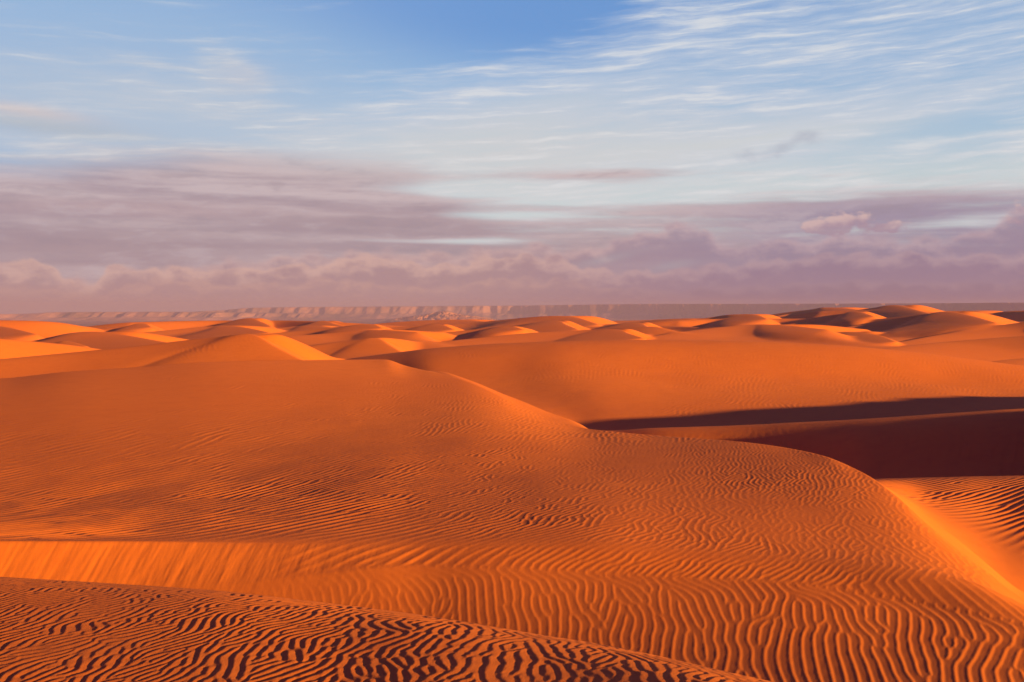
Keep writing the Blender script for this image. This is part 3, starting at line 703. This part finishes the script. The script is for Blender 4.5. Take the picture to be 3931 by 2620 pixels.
# trough slope and body of the big dune
r = rows(7.1, 30.4); s = S[r, CS]; x = X2[r, CS]; y = Y2[r, CS]; px = np.repeat(PX[None, CS], s.shape[0], 0)
slipm = (1 - sm(px, 450, 1000))
low = 1 - sm(s, K_FOOT + .02, K_FOOT + .22)
A1 = (0.0019 + .0007 * sm(px, 1300, 2200)) * sm(s, 4.6, 5.2) * low * (1 - slipm * sm(s, K_FOOT - .6, K_FOOT - .1) * .9)
wx = samp(NT2, x / 3.6, y / 4.6)
C1 = rsample(G_lo, x, y)
C2 = rsample(G_nr, x + .003 * wx, y); lam = lam_near(x, y)
A2 = (0.0175 + .0095 * sm(lam, .14, .3)) * lam * (1 - .30 * sm(y, 22, 30) * sm(lam, .18, .3)) * (1 - low) * (1 + .3 * patchn[r, CS]) * (1 - .72 * np.exp(-((s - K_TOP) / .22) ** 2) * (1 - .5 * sm(px, 1500, 2300)))
A2 *= 1 - slipm * (1 - sm(s, K_TOP - .02, K_TOP + .1)) * .95
A2 *= (1 - .6 * sm(s, K_CREST - .12, K_CREST)) * (1 - sm(y, 25.5, 30)) * (s < K_CREST)
Z[r, CS] += A1 * profile(C1, 0.6, 0.4) + A2 * profile(C2, 0.55, 0.35)
# flutes on the slip face
fl = samp(NT2, x / 5.0, y / 60 + .3)
Z[r, CS] += 0.0035 * slipm * fl * sm(s, K_FOOT - .2, K_FOOT + .2) * (1 - sm(s, K_TOP - .05, K_TOP))
# rippled floor right of the crest
A = 0.012 * sm(s, K_LEE + .25, K_LEE + .9) * (1 - sm(s, K_R - .3, K_R)) * sm(x, 6.2, 8.2)
Z[r, CS] += A * profile(rsample(G_fl, x, y), 0.1, 0.2)
# the shaded hollow
r = rows(28.5, 62.5); s = S[r, CS]; x = X2[r, CS]; y = Y2[r, CS]
A = 0.0032 * sm(s, K_R + .05, K_R + .4) * (1 - sm(s, K_B - .5, K_B)) * sm(x, 2.5, 5)
Z[r, CS] += A * profile(rsample(G_h, x, y), 0.4, 0.2)
# middle distance
r = rows(25, 75); s = S[r, CS]; x = X2[r, CS]; y = Y2[r, CS]
A = (0.009 + .011 * sm(x / y * F + 1176.5, 400, 900)) * lam_mid(x, y) * sm(y, 25.5, 30) * (1 - sm(s, K_CREST - .08, K_CREST)) * (1 - 0.6 * sm(y, 50, 68)) * (1 + .25 * patchn[r, CS])
Z[r, CS] += A * profile(rsample(G_md, x, y), 0.55, 0.30)
# far faces
r = rows(63, 135); s = S[r, CS]; x = X2[r, CS]; y = Y2[r, CS]
gy_, gx_ = np.gradient(Z[r, CS]); sx = gx_ / np.gradient(x, axis=1)
A = 0.0038 * sm(s, K_B + .2, K_B + 1.0) * (1 - sm(np.abs(sx), .3, .42)) * (1 + .5 * patchn[r, CS])
Z[r, CS] += A * profile(rsample(G_fr, x, y), 0.5, 0.3)
# fine grain of the surface, in real relief
r = rows(2.5, 60)
Z[r, CS] += 0.00025 * samp(NT2, X2[r, CS] / 1.1, Y2[r, CS] / 1.3) * (Y2[r, CS] / 8) ** 0.5


# ---------------------------------------------------------------- build the sheets
def grid_mesh(name, X, Y, Zz, mat, keep=None, label=None):
    nr, nc = X.shape
    idx = np.arange(nr * nc, dtype=np.int64).reshape(nr, nc)
    q = np.stack([idx[:-1, :-1], idx[:-1, 1:], idx[1:, 1:], idx[1:, :-1]], -1)
    if keep is not None: q = q[keep]
    q = q.reshape(-1, 4)
    used, inv = np.unique(q, return_inverse=True); inv = inv.reshape(-1, 4)
    co = np.stack([X.ravel()[used], Y.ravel()[used], Zz.ravel()[used]], -1).astype(np.float32)
    me = D.meshes.new(name)
    me.vertices.add(len(co)); me.vertices.foreach_set('co', co.ravel())
    me.loops.add(inv.size); me.loops.foreach_set('vertex_index', inv.astype(np.int32).ravel())
    me.polygons.add(len(inv)); me.polygons.foreach_set('loop_start', np.arange(0, inv.size, 4, dtype=np.int32))
    me.polygons.foreach_set('use_smooth', np.ones(len(inv), bool))
    me.materials.append(mat); me.update(calc_edges=True)
    o = D.objects.new(name, me); scene.collection.objects.link(o); o['kind'] = 'structure'
    if label: o['label'] = label
    return o

Sc = S[:-1, :-1]; Yc_ = Y2[:-1, :-1]
ZW = Z + EYE
parts = [
 ('foreground_dune', Sc < 5, SAND, 'near dune flank covered in deep scalloped ripples along the bottom of the view'),
 ('sand_dune', (Sc >= 5) & (Sc < K_LEE), SAND, 'large rippled dune with a long curving crest and bright slip face'),
 ('sand_hollow', (Sc >= K_LEE) & (Sc < K_B - .5), SAND, 'shaded hollow and rippled floor right of the large crest'),
 ('broad_dune', (Sc >= K_B - .5) & (Sc < 22.5), SAND, 'broad smooth dunes behind the large crest'),
 ('dune_field', (Sc >= 22.5) & (Yc_ < 2000), SANDF, 'field of low overlapping dunes running to the plain'),
]
for nme, k, mt, lb in parts:
    if k.any(): grid_mesh(nme, X2, Y2, ZW, mt, k, lb)

# ---------------------------------------------------------------- plain and escarpment
def rock_material(name, c0, c1, sc):
    m = D.materials.new(name); m.use_nodes = True; g = m.node_tree; b = g.nodes['Principled BSDF']
    t = g.nodes.new('ShaderNodeTexCoord')
    n1 = noise(g, t.outputs['Object'], sc, 8, 0.65)
    g.links.new(mix(g, c0, c1, sstep(n1, 0.38, 0.62)), b.inputs['Base Color'])
    b.inputs['Roughness'].default_value = 1.0; b.inputs['Specular IOR Level'].default_value = 0.05
    return m
PLAIN = rock_material('plain_gravel', (0.14, 0.06, 0.09), (0.28, 0.10, 0.13), 0.0012)
ROCK = rock_material('escarpment_rock', (0.14, 0.06, 0.09), (0.42, 0.17, 0.23), 0.0014)  # broad light and dark patches in the rock colour imitate sunlit patches
grid_mesh('desert_plain', X2, Y2, ZW, PLAIN, (Yc_ >= 2000))

def escarpment(name, pts, depth, seed, label, zfoot=-64, gull=220, amp=9, n=1500, ny=90):
    """pts: (bearing px, distance, top height relative to the eye)"""
    px = np.linspace(pts[0][0], pts[-1][0], n)
    Yf = np.interp(px, [p[0] for p in pts], [p[1] for p in pts])
    zt = pchip([p[0] for p in pts], [p[2] for p in pts], px)
    nz = tile_noise(1024, seed, 1.2, 3)
    t = np.linspace(-1.0, 1.6, ny)[:, None]
    Xg = ((px - 1176.5) / F * Yf)[None] + 0 * t
    Yg = Yf[None] + t * depth
    arc = np.concatenate([[0], np.cumsum(np.hypot(np.diff(Xg[0]), np.diff(Yf)))])[None] + 0 * t
    rid = 1 - np.abs(samp(nz, arc / 9000 - t * 0.02, 0.13 + 0 * t)) * 1.1
    rid2 = 1 - np.abs(samp(nz, arc / 3100 - t * 0.05, 0.57 + 0.01 * t)) * 1.1
    sh = (0.7 * rid + 0.5 * rid2) * amp / depth
    q = t + sh * (1 - sm(t, 0.6, 1.4)) - 0.2 + 0.2 * samp(nz, arc / 30000, .8)
    talus = 0.42 * sm(q, -0.55, 0.45) + 0.58 * sm(q, 0.30, 0.62)
    talus += 0.03 * rid2 * sm(q, -.5, 0) * (1 - sm(q, .3, .6))
    Zg = zfoot + (zt[None] - zfoot) * talus + EYE
    Zg[0] = EYE + zfoot
    return grid_mesh(name, Xg, Yg, Zg, ROCK, None, label)

def H(px, py, Y): return (px, Y, py2z(Y, py))
escarpment('escarpment', [H(-900, 735, 5200), H(-200, 724, 5600), H(10, 721, 5800), H(60, 718, 5850), H(360, 717, 6000), H(520, 719, 6300), H(700, 722, 6600)], 420, 21,
           'low pink cliff at the left end of the horizon')
escarpment('escarpment', [H(330, 722, 7400), H(480, 713, 7500), H(560, 707, 7500), H(900, 704, 7700), H(1180, 702, 7900), H(1500, 698, 7000), H(1900, 697, 5600), H(2353, 695, 4400), H(2900, 694, 3500), H(3400, 694, 3000)], 420, 33,
           'long flat-topped escarpment along the horizon')
# low rocky hill in front of the cliff
hx = np.linspace(-1, 1, 260)[None]; hy = np.linspace(-1, 1, 120)[:, None]
nz = tile_noise(512, 55, 1.5, 2)
hh = np.clip(1 - (hx + 0.0) ** 2 - hy ** 2, 0, 1) ** 0.8
hh = hh * (0.62 + 0.12 * (1 - np.abs(samp(nz, hx * .5 + 0 * hy, hy * .3 + 0 * hx)))) + 0.25 * np.exp(-(hx / .22) ** 2 - (hy / .5) ** 2) * hh
Yh = 5200.0; cx = (1020 - 1176.5) / F * Yh
grid_mesh('rocky_hill', cx + hx * 330 + 0 * hy, Yh + hy * 420 + 0 * hx, hh * 62 - 2, rock_material('hill_rock', (0.34, 0.11, 0.10), (0.46, 0.17, 0.15), 0.01), None, 'low reddish rocky hill before the cliff')

# ---------------------------------------------------------------- air
hb = D.meshes.new('haze')
x0, x1, y0, y1, z0, z1 = -13500, 13500, -600, 9300, -12, 135
vs = [(x, y, z) for z in (z0, z1) for y in (y0, y1) for x in (x0, x1)]
hb.from_pydata(vs, [], [(0, 2, 3, 1), (4, 5, 7, 6), (0, 1, 5, 4), (2, 6, 7, 3), (0, 4, 6, 2), (1, 3, 7, 5)])
ho = D.objects.new('haze', hb); scene.collection.objects.link(ho)
ho['kind'] = 'stuff'; ho['label'] = 'thin violet haze over the desert plain'; ho['category'] = 'haze'
hm = D.materials.new('haze_air'); hm.use_nodes = True; hg = hm.node_tree; hg.nodes.clear()
hout = hg.nodes.new('ShaderNodeOutputMaterial'); pv = hg.nodes.new('ShaderNodeVolumePrincipled')
pv.inputs['Color'].default_value = (0.40, 0.31, 0.88, 1); pv.inputs['Density'].default_value = 1.5e-4; pv.inputs['Anisotropy'].default_value = 0.0
hg.links.new(pv.outputs[0], hout.inputs['Volume']); hb.materials.append(hm)
